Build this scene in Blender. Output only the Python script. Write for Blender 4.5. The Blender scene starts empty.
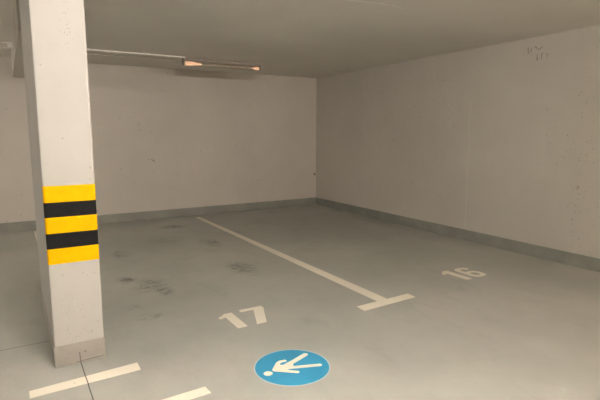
import bpy, bmesh, math, random
from mathutils import Vector, Matrix

# ---------------------------------------------------------------- camera, world, exposure
scene = bpy.context.scene
C = scene.collection
CAM_H = 1.55
cam_data = bpy.data.cameras.new('camera')
cam_data.sensor_width = 36.0
cam_data.lens = 482.6 / 600 * 36.0
cam_data.clip_start = 0.02
cam = bpy.data.objects.new('camera', cam_data)
C.objects.link(cam)
pitch, roll, yaw = math.radians(7.851), math.radians(-0.083), math.radians(31.103)
fw = Vector((math.sin(yaw)*math.cos(pitch), math.cos(yaw)*math.cos(pitch), -math.sin(pitch)))
r0 = Vector((math.cos(yaw), -math.sin(yaw), 0)); u0 = r0.cross(fw)
rr = math.cos(roll)*r0 + math.sin(roll)*u0
uu = -math.sin(roll)*r0 + math.cos(roll)*u0
M = Matrix((rr, uu, -fw)).transposed().to_4x4()
M.translation = Vector((0, 0, CAM_H))
cam.matrix_world = M
scene.camera = cam

world = bpy.data.worlds.new('world'); scene.world = world
world.use_nodes = True
world.node_tree.nodes['Background'].inputs[0].default_value = (1.0, 0.9, 0.78, 1)
world.node_tree.nodes['Background'].inputs[1].default_value = 0.0

vs = scene.view_settings
vs.view_transform = 'Standard'; vs.look = 'None'
vs.exposure = 3.46; vs.gamma = 1.0; vs.use_curve_mapping = False

# tube lamps of the garage: (x, y, rotation, strength, colour)
LAMPS = [
    (0.95, 0.85, 50.0, (1.0, 0.91, 0.82), 'lit tube lamp on the ceiling above the viewer'),
    (-3.0, 5.7, 35.0, (1.0, 0.87, 0.76), 'lit tube lamp on the ceiling beyond and to the left of the pillar'),
    (3.8, -3.6, 78.0, (1.0, 0.76, 0.60), 'lit tube lamp on the ceiling behind the viewer, near the right wall'),
]

# ---------------------------------------------------------------- room sizes
H = 2.713
YB = 8.847            # back wall
XR = 5.748            # right wall at the back corner
SL = 0.02511          # the right wall drifts slightly inwards towards the viewer
YF, XL = -7.0, -8.0
def xr(y): return XR - SL*(YB - y)
BB = 0.155

# ---------------------------------------------------------------- mesh helpers
def link(name, bm, mat, parent=None, smooth=False):
    me = bpy.data.meshes.new(name)
    bmesh.ops.recalc_face_normals(bm, faces=bm.faces[:])
    bm.to_mesh(me); bm.free()
    if smooth:
        for p in me.polygons: p.use_smooth = True
    o = bpy.data.objects.new(name, me)
    me.materials.append(mat)
    C.objects.link(o)
    if parent is not None: o.parent = parent
    return o

def add_box(bm, x0, x1, y0, y1, z0, z1, bevel=0.0, seg=2):
    v = [bm.verts.new(p) for p in ((x0,y0,z0),(x1,y0,z0),(x1,y1,z0),(x0,y1,z0),(x0,y0,z1),(x1,y0,z1),(x1,y1,z1),(x0,y1,z1))]
    fs = [bm.faces.new([v[i] for i in q]) for q in ((0,3,2,1),(4,5,6,7),(0,1,5,4),(1,2,6,5),(2,3,7,6),(3,0,4,7))]
    if bevel:
        es = list({e for f in fs for e in f.edges})
        bmesh.ops.bevel(bm, geom=es, offset=bevel, segments=seg, affect='EDGES', profile=0.6)
    return bm

def box(name, x0, x1, y0, y1, z0, z1, mat, parent=None, bevel=0.0):
    return link(name, add_box(bmesh.new(), x0, x1, y0, y1, z0, z1, bevel), mat, parent)

def add_prism(bm, pts, z0, z1):
    a = [bm.verts.new((x, y, z0)) for x, y in pts]
    b = [bm.verts.new((x, y, z1)) for x, y in pts]
    n = len(pts)
    bm.faces.new(a[::-1]); bm.faces.new(b)
    for i in range(n):
        bm.faces.new((a[i], a[(i+1) % n], b[(i+1) % n], b[i]))
    return bm

def add_tube(bm, p0, p1, r, n=16, caps=True):
    p0, p1 = Vector(p0), Vector(p1); d = (p1-p0).normalized()
    a = d.orthogonal().normalized(); b = d.cross(a)
    rings = []
    for p in (p0, p1):
        rings.append([bm.verts.new(p + r*(math.cos(2*math.pi*k/n)*a + math.sin(2*math.pi*k/n)*b)) for k in range(n)])
    for k in range(n):
        bm.faces.new((rings[0][k], rings[0][(k+1) % n], rings[1][(k+1) % n], rings[1][k]))
    if caps:
        bm.faces.new(rings[0][::-1]); bm.faces.new(rings[1])
    return bm

def add_stroke(bm, pts, w, z0, z1, closed=False):
    """a painted stroke of even width with round ends along a polyline"""
    P = [Vector((x, y)) for x, y in pts]
    n = len(P); L = []; R = []
    for i in range(n):
        if i == 0: d = P[1]-P[0]
        elif i == n-1: d = P[-1]-P[-2]
        else: d = (P[i+1]-P[i]).normalized() + (P[i]-P[i-1]).normalized()
        d.normalize(); nn = Vector((-d.y, d.x))
        k = 1.0
        if 0 < i < n-1:
            k = 1.0/max(0.6, nn.dot(Vector((-(P[i+1]-P[i]).normalized().y, (P[i+1]-P[i]).normalized().x))))
        L.append(P[i] + nn*w/2*k); R.append(P[i] - nn*w/2*k)
    def cap(c, d):
        d = d.normalized(); a0 = math.atan2(d.y, d.x)
        return [c + Vector((math.cos(a0+t), math.sin(a0+t)))*w/2 for t in [math.pi/2*(-1+k/4) for k in range(1, 8)]]
    out = R + cap(P[-1], P[-1]-P[-2]) + L[::-1] + cap(P[0], P[0]-P[1])
    return add_prism(bm, [tuple(v) for v in out], z0, z1)

def thing(name, label, cat, loc=(0, 0, 0), group=None):
    o = bpy.data.objects.new(name, None); C.objects.link(o)
    o.empty_display_size = 0.1
    o.location = loc; o['label'] = label; o['category'] = cat
    if group: o['group'] = group
    return o
def tag(o, label, cat, group=None):
    o['label'] = label; o['category'] = cat
    if group: o['group'] = group
    return o
def structure(o, label=None):
    o['kind'] = 'structure'
    if label: o['label'] = label
    return o

# ---------------------------------------------------------------- node helpers
class NT:
    def __init__(s, name):
        s.m = bpy.data.materials.new(name); s.m.use_nodes = True
        s.t = s.m.node_tree; s.b = s.t.nodes['Principled BSDF']
        g = s.t.nodes.new('ShaderNodeNewGeometry'); s.P = g.outputs['Position']
    def node(s, typ, **kw):
        n = s.t.nodes.new(typ)
        for k, v in kw.items(): setattr(n, k, v)
        return n
    def put(s, sock, v):
        if v is None: return
        if isinstance(v, bpy.types.NodeSocket): s.t.links.new(v, sock)
        else: sock.default_value = v
    def math(s, op, a, b=None, c=None, clamp=False):
        n = s.node('ShaderNodeMath', operation=op, use_clamp=clamp)
        s.put(n.inputs[0], a); s.put(n.inputs[1], b); s.put(n.inputs[2], c)
        return n.outputs[0]
    def vmath(s, op, a, b=None):
        n = s.node('ShaderNodeVectorMath', operation=op)
        s.put(n.inputs[0], a); s.put(n.inputs[1], b)
        return n.outputs['Value'] if op in ('LENGTH', 'DOT_PRODUCT', 'DISTANCE') else n.outputs[0]
    def sep(s, v):
        n = s.node('ShaderNodeSeparateXYZ'); s.put(n.inputs[0], v); return n.outputs
    def noise(s, scale, detail=4.0, rough=0.55, vec=None, stretch=None, dist=0.0):
        v = vec or s.P
        if stretch: v = s.vmath('MULTIPLY', v, stretch)
        n = s.node('ShaderNodeTexNoise')
        s.put(n.inputs['Vector'], v); n.inputs['Scale'].default_value = scale
        n.inputs['Detail'].default_value = detail; n.inputs['Roughness'].default_value = rough
        n.inputs['Distortion'].default_value = dist
        return n.outputs['Fac']
    def ramp(s, v, a, b, lo=0.0, hi=1.0):
        n = s.node('ShaderNodeMapRange', interpolation_type='SMOOTHSTEP')
        s.put(n.inputs[0], v)
        n.inputs[1].default_value = a; n.inputs[2].default_value = b
        n.inputs[3].default_value = lo; n.inputs[4].default_value = hi
        return n.outputs[0]
    def mix(s, f, a, b, mode='MIX'):
        n = s.node('ShaderNodeMix', data_type='RGBA', blend_type=mode)
        s.put(n.inputs[0], f)
        s.put(n.inputs[6], a if isinstance(a, bpy.types.NodeSocket) else (*a, 1))
        s.put(n.inputs[7], b if isinstance(b, bpy.types.NodeSocket) else (*b, 1))
        return n.outputs[2]
    def max(s, *v):
        o = v[0]
        for q in v[1:]: o = s.math('MAXIMUM', o, q)
        return o
    def blob(s, c, r, edge=0.3):
        d = s.vmath('LENGTH', s.vmath('DIVIDE', s.vmath('SUBTRACT', s.P, c), r))
        return s.ramp(d, 1.0, edge)
    def seg(s, a, b, w):
        """line from a to b of half width w, in world space"""
        A = Vector(a); D = Vector(b)-A; L2 = D.length_squared
        ap = s.vmath('SUBTRACT', s.P, tuple(A))
        t = s.math('DIVIDE', s.vmath('DOT_PRODUCT', ap, tuple(D)), L2, clamp=True)
        n = s.node('ShaderNodeVectorMath', operation='SCALE'); n.inputs[0].default_value = tuple(D)
        s.put(n.inputs['Scale'], t)
        return s.ramp(s.vmath('LENGTH', s.vmath('SUBTRACT', ap, n.outputs[0])), w, w*0.4)
    def pits(s, scale, keep, size, vec=None):
        """sparse small round holes (air bubbles in the concrete face)"""
        n = s.node('ShaderNodeTexVoronoi'); s.put(n.inputs['Vector'], vec or s.P)
        n.inputs['Scale'].default_value = scale
        sx = s.sep(n.outputs['Color'])
        on = s.math('LESS_THAN', sx[0], keep)
        return s.math('MULTIPLY', on, s.ramp(n.outputs['Distance'], size, size*0.5))
    def bump(s, h, strength=0.2, dist=0.01):
        n = s.node('ShaderNodeBump'); n.inputs['Strength'].default_value = strength
        n.inputs['Distance'].default_value = dist
        s.put(n.inputs['Height'], h); s.put(s.b.inputs['Normal'], n.outputs[0])
    def done(s, col, rough=0.6, spec=0.4):
        s.put(s.b.inputs['Base Color'], col if isinstance(col, bpy.types.NodeSocket) else (*col, 1))
        s.put(s.b.inputs['Roughness'], rough)
        s.b.inputs['Specular IOR Level'].default_value = spec
        return s.m

# ---------------------------------------------------------------- materials
def floor_joints(n):
    """saw-cut joints of the slab: one running from the pillar towards the viewer, one across"""
    x, y, z = n.sep(n.P)
    wob = n.math('MULTIPLY', n.math('SUBTRACT', n.noise(3.0, 3), 0.5), 0.012)
    j1 = n.math('MULTIPLY', n.ramp(n.math('ABSOLUTE', n.math('SUBTRACT', n.math('ADD', x, wob), 0.327)), 0.0042, 0.0016),
                n.math('LESS_THAN', y, 3.55))
    j2 = n.math('MULTIPLY', n.ramp(n.math('ABSOLUTE', n.math('SUBTRACT', n.math('ADD', y, wob), 3.945)), 0.009, 0.003),
                n.ramp(x, 0.85, 0.2))
    return j1, j2

def mat_floor():
    n = NT('grey_floor_coating')
    big = n.noise(0.55, 5, 0.6)
    mid = n.noise(2.6, 6, 0.65, stretch=(1, 0.6, 1), dist=0.6)
    fine = n.noise(38, 4, 0.6)
    c = n.mix(n.ramp(big, 0.3, 0.72), (0.35, 0.365, 0.335), (0.455, 0.465, 0.425))
    c = n.mix(n.ramp(mid, 0.45, 0.85, 0, 0.45), c, (0.53, 0.515, 0.465))
    c = n.mix(n.ramp(mid, 0.5, 0.22, 0, 0.45), c, (0.30, 0.30, 0.27))
    c = n.mix(n.ramp(fine, 0.35, 0.75, 0, 0.20), c, (0.35, 0.345, 0.315))
    smear = n.noise(1.7, 6, 0.7, stretch=(1.3, 0.55, 1), dist=1.5)
    c = n.mix(n.ramp(smear, 0.52, 0.72, 0, 0.22), c, (0.22, 0.215, 0.19))
    c = n.mix(n.ramp(n.noise(9, 6, 0.75), 0.56, 0.75, 0, 0.25), c, (0.27, 0.265, 0.235))
    # dried tyre grime and drips, each at its own place
    streak = n.noise(11, 5, 0.7, stretch=(0.7, 1.6, 1), dist=1.2)
    soft = n.noise(6, 3, 0.6)
    specs = [((1.13, 6.43, 0), (0.17, 0.32, 1), .55), ((1.00, 5.22, 0), (0.16, 0.20, 1), .75), ((1.17, 4.93, 0), (0.26, 0.36, 1), .7),
             ((1.24, 4.66, 0), (0.13, 0.22, 1), .65), ((2.25, 5.02, 0), (0.22, 0.44, 1), .8), ((2.28, 7.92, 0), (0.30, 0.26, 1), .7),
             ((2.42, 6.50, 0), (0.22, 0.48, 1), .6), ((0.97, 4.06, 0), (0.22, 0.13, 1), .4), ((0.88, 4.35, 0), (0.14, 0.10, 1), .35),
             ((2.95, 6.9, 0), (0.3, 0.5, 1), .35), ((1.9, 7.0, 0), (0.35, 0.5, 1), .3)]
    dark = None
    for cc, rr_, a in specs:
        m = n.math('MULTIPLY', n.blob(cc, rr_, 0.1), a)
        dark = m if dark is None else n.math('MAXIMUM', dark, m)
    sm = n.math('MULTIPLY', dark, n.ramp(streak, 0.46, 0.58))
    wide = n.math('MULTIPLY', dark, n.ramp(soft, 0.3, 0.7, 0.0, 0.4))
    core = n.math('MULTIPLY', n.ramp(dark, 0.25, 0.6), n.ramp(n.noise(26, 5, 0.75, stretch=(0.55, 1.3, 1), dist=1.0), 0.54, 0.62))
    c = n.mix(n.max(sm, wide, core), c, (0.06, 0.055, 0.045))
    spots = n.math('MULTIPLY', n.pits(2.3, 0.28, 0.035), 0.6)
    c = n.mix(spots, c, (0.11, 0.10, 0.085))
    j1, j2 = floor_joints(n)
    c = n.mix(j1, c, (0.035, 0.032, 0.028))
    c = n.mix(n.math('MULTIPLY', j2, n.ramp(n.noise(4, 3), 0.35, 0.6, 0.25, 0.75)), c, (0.13, 0.125, 0.11))
    rough = n.ramp(mid, 0.3, 0.75, 0.42, 0.60)
    n.bump(n.math('ADD', n.math('MULTIPLY', fine, 0.25), n.math('MULTIPLY', n.noise(7, 4), 0.6)), 0.12, 0.01)
    return n.done(c, rough, 0.35)

def mat_wall(name, base, clusters=(), seams=(), marks=(), fine_pits=()):
    n = NT(name)
    big = n.noise(0.7, 5, 0.6); fine = n.noise(26, 5, 0.65)
    boards = n.noise(5, 4, 0.6, stretch=(1, 1, 0.25))
    b = Vector(base)
    c = n.mix(n.ramp(big, 0.3, 0.7), tuple(b*0.95), tuple(b*1.03))
    c = n.mix(n.ramp(boards, 0.4, 0.8, 0, 0.25), c, tuple(b*0.9))
    c = n.mix(n.ramp(fine, 0.5, 0.9, 0, 0.3), c, tuple(b*0.82))
    holes = n.math('MULTIPLY', n.pits(9, 0.30, 0.11), n.ramp(n.noise(1.1, 2), 0.38, 0.58, 0.25, 1))
    h2 = n.math('MULTIPLY', n.pits(20, 0.25, 0.19), n.ramp(n.noise(1.7, 2), 0.44, 0.60))
    allh = n.max(n.math('MULTIPLY', holes, 0.55), n.math('MULTIPLY', h2, 0.45))
    for cc, r_ in clusters:
        q = n.math('MULTIPLY', n.blob(cc, r_, 0.4), n.pits(34, 0.5, 0.3, n.vmath('MULTIPLY', n.P, (1, 1, 0.45))))
        allh = n.math('MAXIMUM', allh, n.math('MULTIPLY', q, 0.6))
    for cc, r_ in fine_pits:
        q = n.math('MULTIPLY', n.blob(cc, r_, 0.4), n.pits(70, 0.35, 0.32))
        allh = n.math('MAXIMUM', allh, n.math('MULTIPLY', q, 0.45))
    for a, e, w in marks:
        allh = n.math('MAXIMUM', allh, n.math('MULTIPLY', n.seg(a, e, w), 0.75))
    c = n.mix(allh, c, (0.10, 0.09, 0.075))
    h = n.math('SUBTRACT', n.math('ADD', n.math('MULTIPLY', fine, 0.3), n.math('MULTIPLY', boards, 0.5)), n.math('MULTIPLY', allh, 1.0))
    for a, e, w in seams:
        sg = n.seg(a, e, w)
        c = n.mix(n.math('MULTIPLY', sg, 0.35), c, tuple(b*1.25))
        h = n.math('ADD', h, n.math('MULTIPLY', sg, 0.6))
    n.bump(h, 0.28, 0.008)
    return n.done(c, 0.8, 0.25)

def mat_ceiling():
    n = NT('painted_concrete_ceiling')
    big = n.noise(0.6, 5, 0.6); fine = n.noise(22, 5, 0.65)
    c = n.mix(n.ramp(big, 0.3, 0.7), (0.74, 0.72, 0.67), (0.80, 0.78, 0.73))
    c = n.mix(n.ramp(fine, 0.5, 0.9, 0, 0.25), c, (0.62, 0.60, 0.55))
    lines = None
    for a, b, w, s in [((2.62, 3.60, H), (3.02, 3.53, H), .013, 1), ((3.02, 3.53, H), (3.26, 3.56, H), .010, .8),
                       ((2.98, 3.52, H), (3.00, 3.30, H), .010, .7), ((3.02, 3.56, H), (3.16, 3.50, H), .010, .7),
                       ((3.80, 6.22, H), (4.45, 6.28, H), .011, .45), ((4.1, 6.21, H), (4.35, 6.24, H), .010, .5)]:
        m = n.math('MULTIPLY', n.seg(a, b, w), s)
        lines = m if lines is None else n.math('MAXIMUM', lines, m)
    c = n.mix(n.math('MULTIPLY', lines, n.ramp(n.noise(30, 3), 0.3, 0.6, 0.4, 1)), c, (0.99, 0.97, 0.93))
    n.bump(n.math('ADD', n.math('MULTIPLY', fine, 0.35), n.noise(2.2, 3)), 0.3, 0.010)
    return n.done(c, 0.82, 0.2)

def mat_skirt(name, base, cracks=()):
    n = NT(name)
    a = n.noise(3, 5, 0.6); f = n.noise(30, 4)
    c = n.mix(n.ramp(a, 0.3, 0.7), tuple(Vector(base)*0.9), tuple(Vector(base)*1.1))
    c = n.mix(n.ramp(f, 0.55, 0.85, 0, 0.35), c, tuple(Vector(base)*0.65))
    c = n.mix(n.math('MULTIPLY', n.pits(14, 0.2, 0.14), 0.6), c, (0.09, 0.085, 0.075))
    for a_, e_, w_ in cracks: c = n.mix(n.math('MULTIPLY', n.seg(a_, e_, w_), 0.7), c, (0.07, 0.065, 0.055))
    n.bump(f, 0.25, 0.006)
    return n.done(c, 0.62, 0.35)

def mat_paint(name, base, wear=0.25, rough=0.6, joint=False):
    n = NT(name)
    f = n.noise(45, 5, 0.7); m = n.noise(6, 4)
    c = n.mix(n.ramp(m, 0.35, 0.75, 0, wear), base, tuple(Vector(base)*0.8))
    c = n.mix(n.ramp(f, 0.60, 0.80, 0, wear), c, tuple(Vector(base)*0.62))
    c = n.mix(n.math('MULTIPLY', n.pits(16, 0.10, 0.12), 0.5), c, (0.2, 0.19, 0.16))
    if joint:
        j1, j2 = floor_joints(n)
        c = n.mix(j1, c, (0.06, 0.055, 0.045))
    return n.done(c, rough, 0.3)

def mat_plain(name, base, rough=0.5, metal=0.0, var=0.08, emit=None, estr=0.0, spec=0.4):
    n = NT(name)
    f = n.noise(18, 3)
    c = n.mix(n.ramp(f, 0.35, 0.7), tuple(Vector(base)*(1-var)), tuple(Vector(base)*(1+var)))
    n.b.inputs['Metallic'].default_value = metal
    if emit:
        n.b.inputs['Emission Color'].default_value = (*emit, 1)
        n.b.inputs['Emission Strength'].default_value = estr
    return n.done(c, rough, spec)

M_floor = mat_floor()
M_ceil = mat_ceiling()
def W(y, z): return (xr(y), y, z)
M_wall_right = mat_wall('white_paint_right_wall', (0.60, 0.575, 0.525),
    clusters=[(W(3.83, 2.56), (0.2, 0.10, 0.07)), (W(3.66, 2.45), (0.2, 0.12, 0.08)), (W(3.55, 1.86), (0.2, 0.05, 0.05)),
              (W(3.25, 1.21), (0.2, 0.07, 0.05)), (W(3.1, 0.9), (0.2, 0.2, 0.12)), (W(5.5, 1.85), (0.2, 0.25, 0.06))],
    seams=[(W(4.69, 0.2), W(4.69, 2.0), 0.012), (W(7.15, 0.2), W(7.15, 2.6), 0.009), (W(2.2, 0.2), W(2.2, 2.6), 0.012)],
    marks=[(W(3.835, 2.60), W(3.830, 2.53), 0.007), (W(3.785, 2.59), W(3.790, 2.55), 0.005), (W(3.745, 2.60), W(3.705, 2.57), 0.007), (W(3.695, 2.55), W(3.645, 2.58), 0.006),
           (W(3.705, 2.50), W(3.705, 2.43), 0.006), (W(3.645, 2.51), W(3.645, 2.44), 0.006), (W(3.575, 2.50), W(3.575, 2.45), 0.005)])
M_wall = mat_wall('white_paint_wall', (0.60, 0.575, 0.53),
    clusters=[((1.95, YB, 1.72), (0.12, 0.2, 0.05)), ((2.2, YB, 1.1), (0.10, 0.2, 0.07)), ((4.3, YB, 0.6), (0.2, 0.2, 0.12))],
    marks=[((2.21, YB, 1.09), (2.27, YB, 1.05), 0.009), ((5.70, YB, 0.68), (5.71, YB, 0.66), 0.03)])
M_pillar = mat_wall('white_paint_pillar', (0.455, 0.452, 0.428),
    fine_pits=[((0.31, 3.44, 0.22), (0.16, 0.1, 0.10)), ((0.30, 3.44, 0.42), (0.12, 0.1, 0.12)), ((0.37, 3.44, 2.2), (0.06, 0.1, 0.20)), ((0.40, 3.44, 0.62), (0.08, 0.1, 0.06))],
    marks=[((0.372, 3.44, 2.298), (0.372, 3.44, 2.292), 0.006), ((0.390, 3.44, 2.185), (0.390, 3.44, 2.180), 0.006)])
M_base = mat_skirt('grey_skirting_paint', (0.288, 0.302, 0.272))
M_pbase = mat_skirt('grey_pillar_skirting_paint', (0.33, 0.315, 0.285), cracks=[((0.327, 3.44, 0.0), (0.322, 3.44, 0.075), 0.005), ((0.30, 3.44, 0.012), (0.47, 3.44, 0.018), 0.004)])
M_line = mat_paint('cream_line_paint', (0.82, 0.79, 0.68), 0.15, 0.6, True)
M_blue = mat_paint('blue_floor_film', (0.045, 0.32, 0.54), 0.2, 0.5)
M_ring = mat_paint('pale_blue_edge', (0.42, 0.56, 0.62), 0.15, 0.5)
M_figure = mat_paint('cream_figure_paint', (0.86, 0.82, 0.68), 0.1, 0.5)
M_yellow = mat_plain('yellow_tape', (0.80, 0.44, 0.0), 0.6, var=0.04, spec=0.06)
M_black = mat_plain('black_tape', (0.012, 0.012, 0.013), 0.6, var=0.1, spec=0.1)
M_housing = mat_plain('lamp_housing_grey', (0.34, 0.31, 0.28), 0.5)
M_reflector = mat_plain('lamp_reflector', (0.60, 0.56, 0.50), 0.4)
M_conduit = mat_plain('white_plastic_conduit', (0.90, 0.89, 0.85), 0.45)
M_cable = mat_plain('grey_cable', (0.86, 0.83, 0.77), 0.5)
M_tube_off = mat_plain('dim_tube_glass', (0.62, 0.55, 0.48), 0.25, emit=(1.0, 0.75, 0.55), estr=0.006)
M_glow = mat_plain('glowing_tube_end', (0.8, 0.5, 0.3), 0.3, emit=(1.0, 0.60, 0.38), estr=0.07)
def clear_cover():
    n = NT('clear_lamp_cover')
    n.b.inputs['Transmission Weight'].default_value = 1.0
    n.b.inputs['IOR'].default_value = 1.08
    return n.done((0.82, 0.78, 0.74), 0.12, 0.4)
M_cover = clear_cover()

# ---------------------------------------------------------------- the room
bm = bmesh.new(); add_prism(bm, [(XL, YF), (xr(YF), YF), (XR, YB), (XL, YB)], -0.2, 0.0)
structure(link('floor', bm, M_floor), 'grey coated concrete garage floor with dark tyre grime')
bm = bmesh.new(); add_prism(bm, [(XL, YF), (xr(YF), YF), (XR, YB), (XL, YB)], H, H+0.25)
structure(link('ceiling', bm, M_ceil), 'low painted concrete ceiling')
structure(box('wall_back', XL-0.2, XR+0.2, YB, YB+0.2, -0.2, H+0.25, M_wall), 'white painted concrete back wall behind the tube lamp')
bm = bmesh.new(); add_prism(bm, [(xr(YF), YF), (xr(YF)+0.2, YF), (XR+0.2, YB), (XR, YB)], -0.2, H+0.25)
structure(link('wall_right', bm, M_wall_right), 'white painted concrete wall along the right side')
structure(box('wall_left', XL-0.2, XL, YF, YB, -0.2, H+0.25, M_wall))
structure(box('wall_front', XL-0.2, xr(YF)+0.2, YF-0.2, YF, -0.2, H+0.25, M_wall))
structure(box('baseboard_back', XL, XR-0.012, YB-0.012, YB, 0, BB, M_base, bevel=0.003), 'grey painted skirting strip at the foot of the back wall')
bm = bmesh.new(); add_prism(bm, [(xr(YF)-0.012, YF), (xr(YF), YF), (XR, YB), (XR-0.012, YB)], 0, BB)
structure(link('baseboard_right', bm, M_base), 'grey painted skirting strip at the foot of the right wall')

# ---------------------------------------------------------------- pillar and the beam it carries
PX0, PX1, PY0, PY1 = 0.173, 0.484, 3.444, 4.905
pillar = thing('concrete_pillar', 'white rectangular concrete pillar with yellow and black warning bands', 'pillar', (0.3285, 4.17, 0))
def rel(o, parent):
    o.parent = parent
    o.matrix_parent_inverse = Matrix.Translation(-Vector(parent.location))
    return o
rel(box('shaft', PX0, PX1, PY0, PY1, 0.0, H, M_pillar, bevel=0.013), pillar)
rel(box('skirting', PX0-0.003, PX1+0.003, PY0-0.003, PY1+0.003, 0.0, 0.148, M_pbase, bevel=0.004), pillar)['label'] = 'grey painted foot of the pillar'
levels = (1.2195, 1.1125, 1.0150, 0.9100, 0.8090, 0.7060)
bx0, bx1, by, ch = PX0-0.0012, PX1+0.0012, PY0-0.0012, 0.0135
for k in range(5):
    yel = k % 2 == 0
    prof = [(bx0+ch, by), (bx1-ch, by), (bx1-ch*0.3, by+ch*0.3), (bx1, by+ch), (bx1, by+0.02), (bx0, by+0.02), (bx0, by+ch), (bx0+ch*0.3, by+ch*0.3)]
    o = link('warning_band', add_prism(bmesh.new(), prof, levels[k+1], levels[k]), M_yellow if yel else M_black)
    rel(o, pillar)
    o['label'] = 'yellow warning band' if yel else 'black warning band'
beam = structure(box('trim_1', 0.148, PX1-0.004, PY1, YB, H-0.293, H, M_wall, bevel=0.006), 'white concrete ceiling beam running from the pillar to the back wall')

# ---------------------------------------------------------------- floor markings
T = 0.0012
def poly_part(name, pts, mat, z0=0.0, z1=T):
    return link(name, add_prism(bmesh.new(), pts, z0, z1), mat)
t = thing('bay_marking', 'long cream T-shaped bay line between numbers 17 and 16', 'line', (2.92, 3.27, 0))
rel(poly_part('crossbar', [(2.592, 3.200), (3.238, 3.232), (3.245, 3.345), (2.596, 3.322)], M_line), t)
rel(poly_part('divider_line', [(2.848, 3.334), (2.975, 3.341), (2.998, 8.62), (2.912, 8.62)], M_line, z1=T*0.9), t)
t = thing('bay_marking', 'cream T-shaped bay line with its crossbar at the foot of the pillar', 'line', (0.33, 3.18, 0))
rel(poly_part('crossbar', [(0.008, 3.108), (0.653, 3.128), (0.656, 3.245), (0.008, 3.203)], M_line), t)
rel(poly_part('divider_line', [(0.285, PY1+0.004), (0.400, PY1+0.004), (0.375, 8.70), (0.270, 8.70)], M_line, z1=T*0.9), t)
o = poly_part('bay_marking', [(0.30, 2.585), (0.948, 2.610), (0.942, 2.700), (0.30, 2.672)], M_line)
tag(o, 'short cream line cut off by the bottom edge, left of the blue disc', 'line')

n17 = thing('bay_number', 'cream painted number 17 above the blue disc', 'number', (1.65, 3.6, 0))
rel(poly_part('digit', [(1.431, 3.672), (1.431, 3.716), (1.470, 3.735), (1.504, 3.772), (1.574, 3.772), (1.570, 3.425), (1.484, 3.425), (1.486, 3.692)], M_line), n17)['label'] = 'digit 1 of 17'
rel(poly_part('digit', [(1.648, 3.738), (1.650, 3.790), (1.868, 3.790), (1.868, 3.735), (1.832, 3.650), (1.742, 3.424), (1.652, 3.424), (1.768, 3.733)], M_line), n17)['label'] = 'digit 7 of 17'

n16 = thing('bay_number', 'cream painted number 16 near the right wall', 'number', (4.27, 3.53, 0))
rel(poly_part('digit', [(4.036, 3.602), (4.040, 3.650), (4.080, 3.668), (4.110, 3.705), (4.186, 3.705), (4.186, 3.350), (4.100, 3.350), (4.098, 3.622)], M_line), n16)['label'] = 'digit 1 of 16'
# 6 drawn as a closed ring with an open upper hook
bm = bmesh.new()
cx, w2 = 4.357, 0.062
def ring(bm, cx, cy, rx, ry, w, a0, a1, n, z1):
    out = []; inn = []
    for k in range(n+1):
        a = math.radians(a0 + (a1-a0)*k/n)
        ca, sa = math.cos(a), math.sin(a)
        e = 0.75
        px = math.copysign(abs(ca)**e, ca); py = math.copysign(abs(sa)**e, sa)
        out.append((cx+rx*px, cy+ry*py)); inn.append((cx+(rx-w)*px, cy+(ry-w*0.85)*py))
    for k in range(n):
        q = [out[k], out[k+1], inn[k+1], inn[k]]
        add_prism(bm, q, 0.0, z1)
ring(bm, 4.362, 3.455, 0.106, 0.103, 0.062, 0, 360, 40, T)
ring(bm, 4.362, 3.602, 0.106, 0.100, 0.062, 8, 180, 24, T*0.95)
add_prism(bm, [(4.256, 3.44), (4.318, 3.44), (4.318, 3.61), (4.256, 3.61)], 0, T*0.9)
rel(link('digit', bm, M_line), n16)['label'] = 'digit 6 of 16'

disc = thing('pedestrian_sign', 'round blue floor sign with a white walking figure', 'sign', (1.533, 2.646, 0))
def circle(cx, cy, r, n=72): return [(cx+r*math.cos(2*math.pi*k/n), cy+r*math.sin(2*math.pi*k/n)) for k in range(n)]
rel(poly_part('rim', circle(1.533, 2.646, 0.257), M_ring, z1=0.0008), disc)['label'] = 'pale rim of the blue disc'
rel(poly_part('disc', circle(1.533, 2.646, 0.248), M_blue, z1=0.0014), disc)['label'] = 'blue disc'
bm = bmesh.new()
zb = 0.0020
add_prism(bm, circle(1.350, 2.642, 0.030, 32), 0.0014, zb)
add_stroke(bm, [(1.408, 2.664), (1.474, 2.735), (1.500, 2.746), (1.528, 2.742)], 0.030, 0.0014, zb+0.00002)
add_stroke(bm, [(1.408, 2.656), (1.470, 2.606), (1.522, 2.562)], 0.032, 0.0014, zb+0.00004)
add_stroke(bm, [(1.470, 2.668), (1.575, 2.700), (1.700, 2.749)], 0.040, 0.0014, zb+0.00006)
add_stroke(bm, [(1.470, 2.652), (1.700, 2.567)], 0.036, 0.0014, zb+0.00008)
add_prism(bm, [(1.392, 2.662), (1.480, 2.752), (1.476, 2.700), (1.560, 2.680), (1.540, 2.640), (1.460, 2.610), (1.400, 2.648)], 0.0014, zb+0.0001)
rel(link('figure', bm, M_figure), disc)['label'] = 'white walking figure'

# ---------------------------------------------------------------- tube lamps and their conduits
def add_lathe(bm, prof, cy, cz, n=20):
    """surface of revolution about a line parallel to x"""
    R = [[bm.verts.new((px, cy+pr*math.cos(2*math.pi*k/n), cz+pr*math.sin(2*math.pi*k/n))) for k in range(n)] for px, pr in prof]
    for a, b in zip(R, R[1:]):
        for k in range(n): bm.faces.new((a[k], a[(k+1) % n], b[(k+1) % n], b[k]))
    bm.faces.new(R[0][::-1]); bm.faces.new(R[-1])
    return bm

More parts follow.
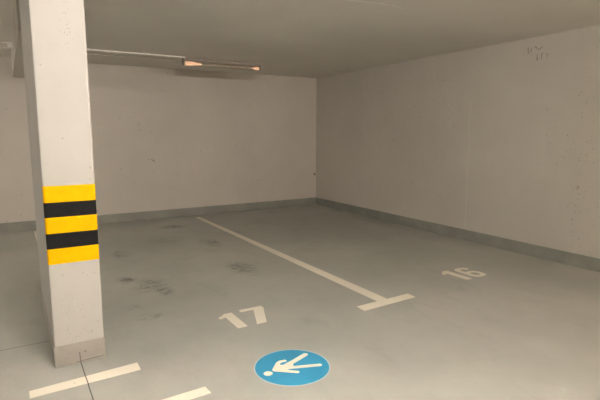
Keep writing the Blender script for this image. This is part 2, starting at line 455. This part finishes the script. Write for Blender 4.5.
def tube_lamp(x, y, label, L=1.34, lit=None, name='tube_lamp'):
    t = thing(name, label, 'lamp', (x, y, H))
    hw = 0.055
    x0, x1 = x-L/2, x+L/2
    rel(box('housing', x0, x1, y-hw, y+hw, H-0.050, H, M_housing, bevel=0.010), t)
    if lit:
        m = mat_plain('lit_tube', (0.9, 0.9, 0.9), 0.4, emit=lit[1], estr=lit[0])
        for dy in (0.0,):
            rel(link('tube', add_tube(bmesh.new(), (x0+0.04, y+dy, H-0.085), (x1-0.04, y+dy, H-0.085), 0.019, 20), m), t)
        for s in (x0+0.008, x1-0.042):
            rel(box('lamp_holder', s, s+0.034, y-0.02, y+0.02, H-0.107, H-0.046, M_housing, bevel=0.004), t)
    else:
        rel(box('reflector', x0+0.03, x1-0.03, y-0.040, y+0.040, H-0.058, H-0.0505, M_reflector, bevel=0.002), t)
        # curved clear cover: half tube shell
        bm = bmesh.new(); n = 14; prof = []
        for k in range(n+1):
            a = math.pi*k/n
            prof.append((y - 0.052*math.cos(a), H-0.051-0.068*math.sin(a)**0.8))
        for side in range(1):
            A = [bm.verts.new((x0+0.012, py, pz)) for py, pz in prof]
            B = [bm.verts.new((x1-0.012, py, pz)) for py, pz in prof]
            for k in range(n): bm.faces.new((A[k], A[k+1], B[k+1], B[k]))
            bm.faces.new(A); bm.faces.new(B[::-1])
            bm.faces.new((A[0], B[0], B[-1], A[-1]))
        rel(link('cover', bm, M_cover, smooth=False), t)['label'] = 'clear plastic lamp cover'
        tb = rel(link('tube', add_tube(bmesh.new(), (x0+0.05, y, H-0.083), (x1-0.05, y, H-0.083), 0.013, 20), M_tube_off, smooth=False), t)
        g = rel(link('tube_end', add_lathe(bmesh.new(), [(x0+0.030, 0.020), (x0+0.05, 0.031), (x0+0.13, 0.029), (x0+0.20, 0.021), (x0+0.30, 0.0135)], y, H-0.083), M_glow), t)
        g['label'] = 'glowing orange tube end'
        g = rel(link('tube_end', add_lathe(bmesh.new(), [(x1-0.15, 0.0135), (x1-0.11, 0.015), (x1-0.075, 0.023), (x1-0.05, 0.024), (x1-0.034, 0.016)], y, H-0.083), M_glow), t)
        g['label'] = 'glowing orange tube end'
        for s in (x0+0.004, x1-0.030):
            rel(box('end_cap', s, s+0.026, y-0.054, y+0.054, H-0.112, H-0.046, M_housing, bevel=0.012), t)
    return t
tube_lamp(3.080, 7.50, 'dim tube lamp with glowing orange ends below the ceiling at the back wall')
for lx, ly, st, colr, lab in LAMPS:
    tube_lamp(lx, ly, lab, lit=(st, colr))

def conduit(name, y, z, r, x0, x1, mat, label):
    bm = add_tube(bmesh.new(), (x0, y, z), (x1, y, z), r, 12)
    return tag(link(name, bm, mat, smooth=False), label, 'conduit')
conduit('conduit_pipe', 7.40, H-0.011, 0.011, PX1-0.004, 2.425, M_conduit, 'white conduit pipe on the ceiling between the beam and the lamp, brighter of two')
conduit('cable', 7.80, H-0.009, 0.009, PX1-0.004, 2.50, M_cable, 'thin pale cable on the ceiling behind the white conduit, beside the lamp')
conduit('conduit_pipe', 7.40, H-0.011, 0.011, -5.0, 0.105, M_conduit, 'white conduit pipe on the ceiling left of the pillar and beam')
conduit('cable', 7.80, H-0.009, 0.009, -5.0, 0.150, M_cable, 'thin pale cable on the ceiling left of the pillar')
jb = box('junction_box', 0.098, 0.152, 7.37, 7.43, H-0.060, H-0.0, M_conduit, bevel=0.008)
tag(jb, 'small junction box on the left face of the beam beside the pillar', 'box')
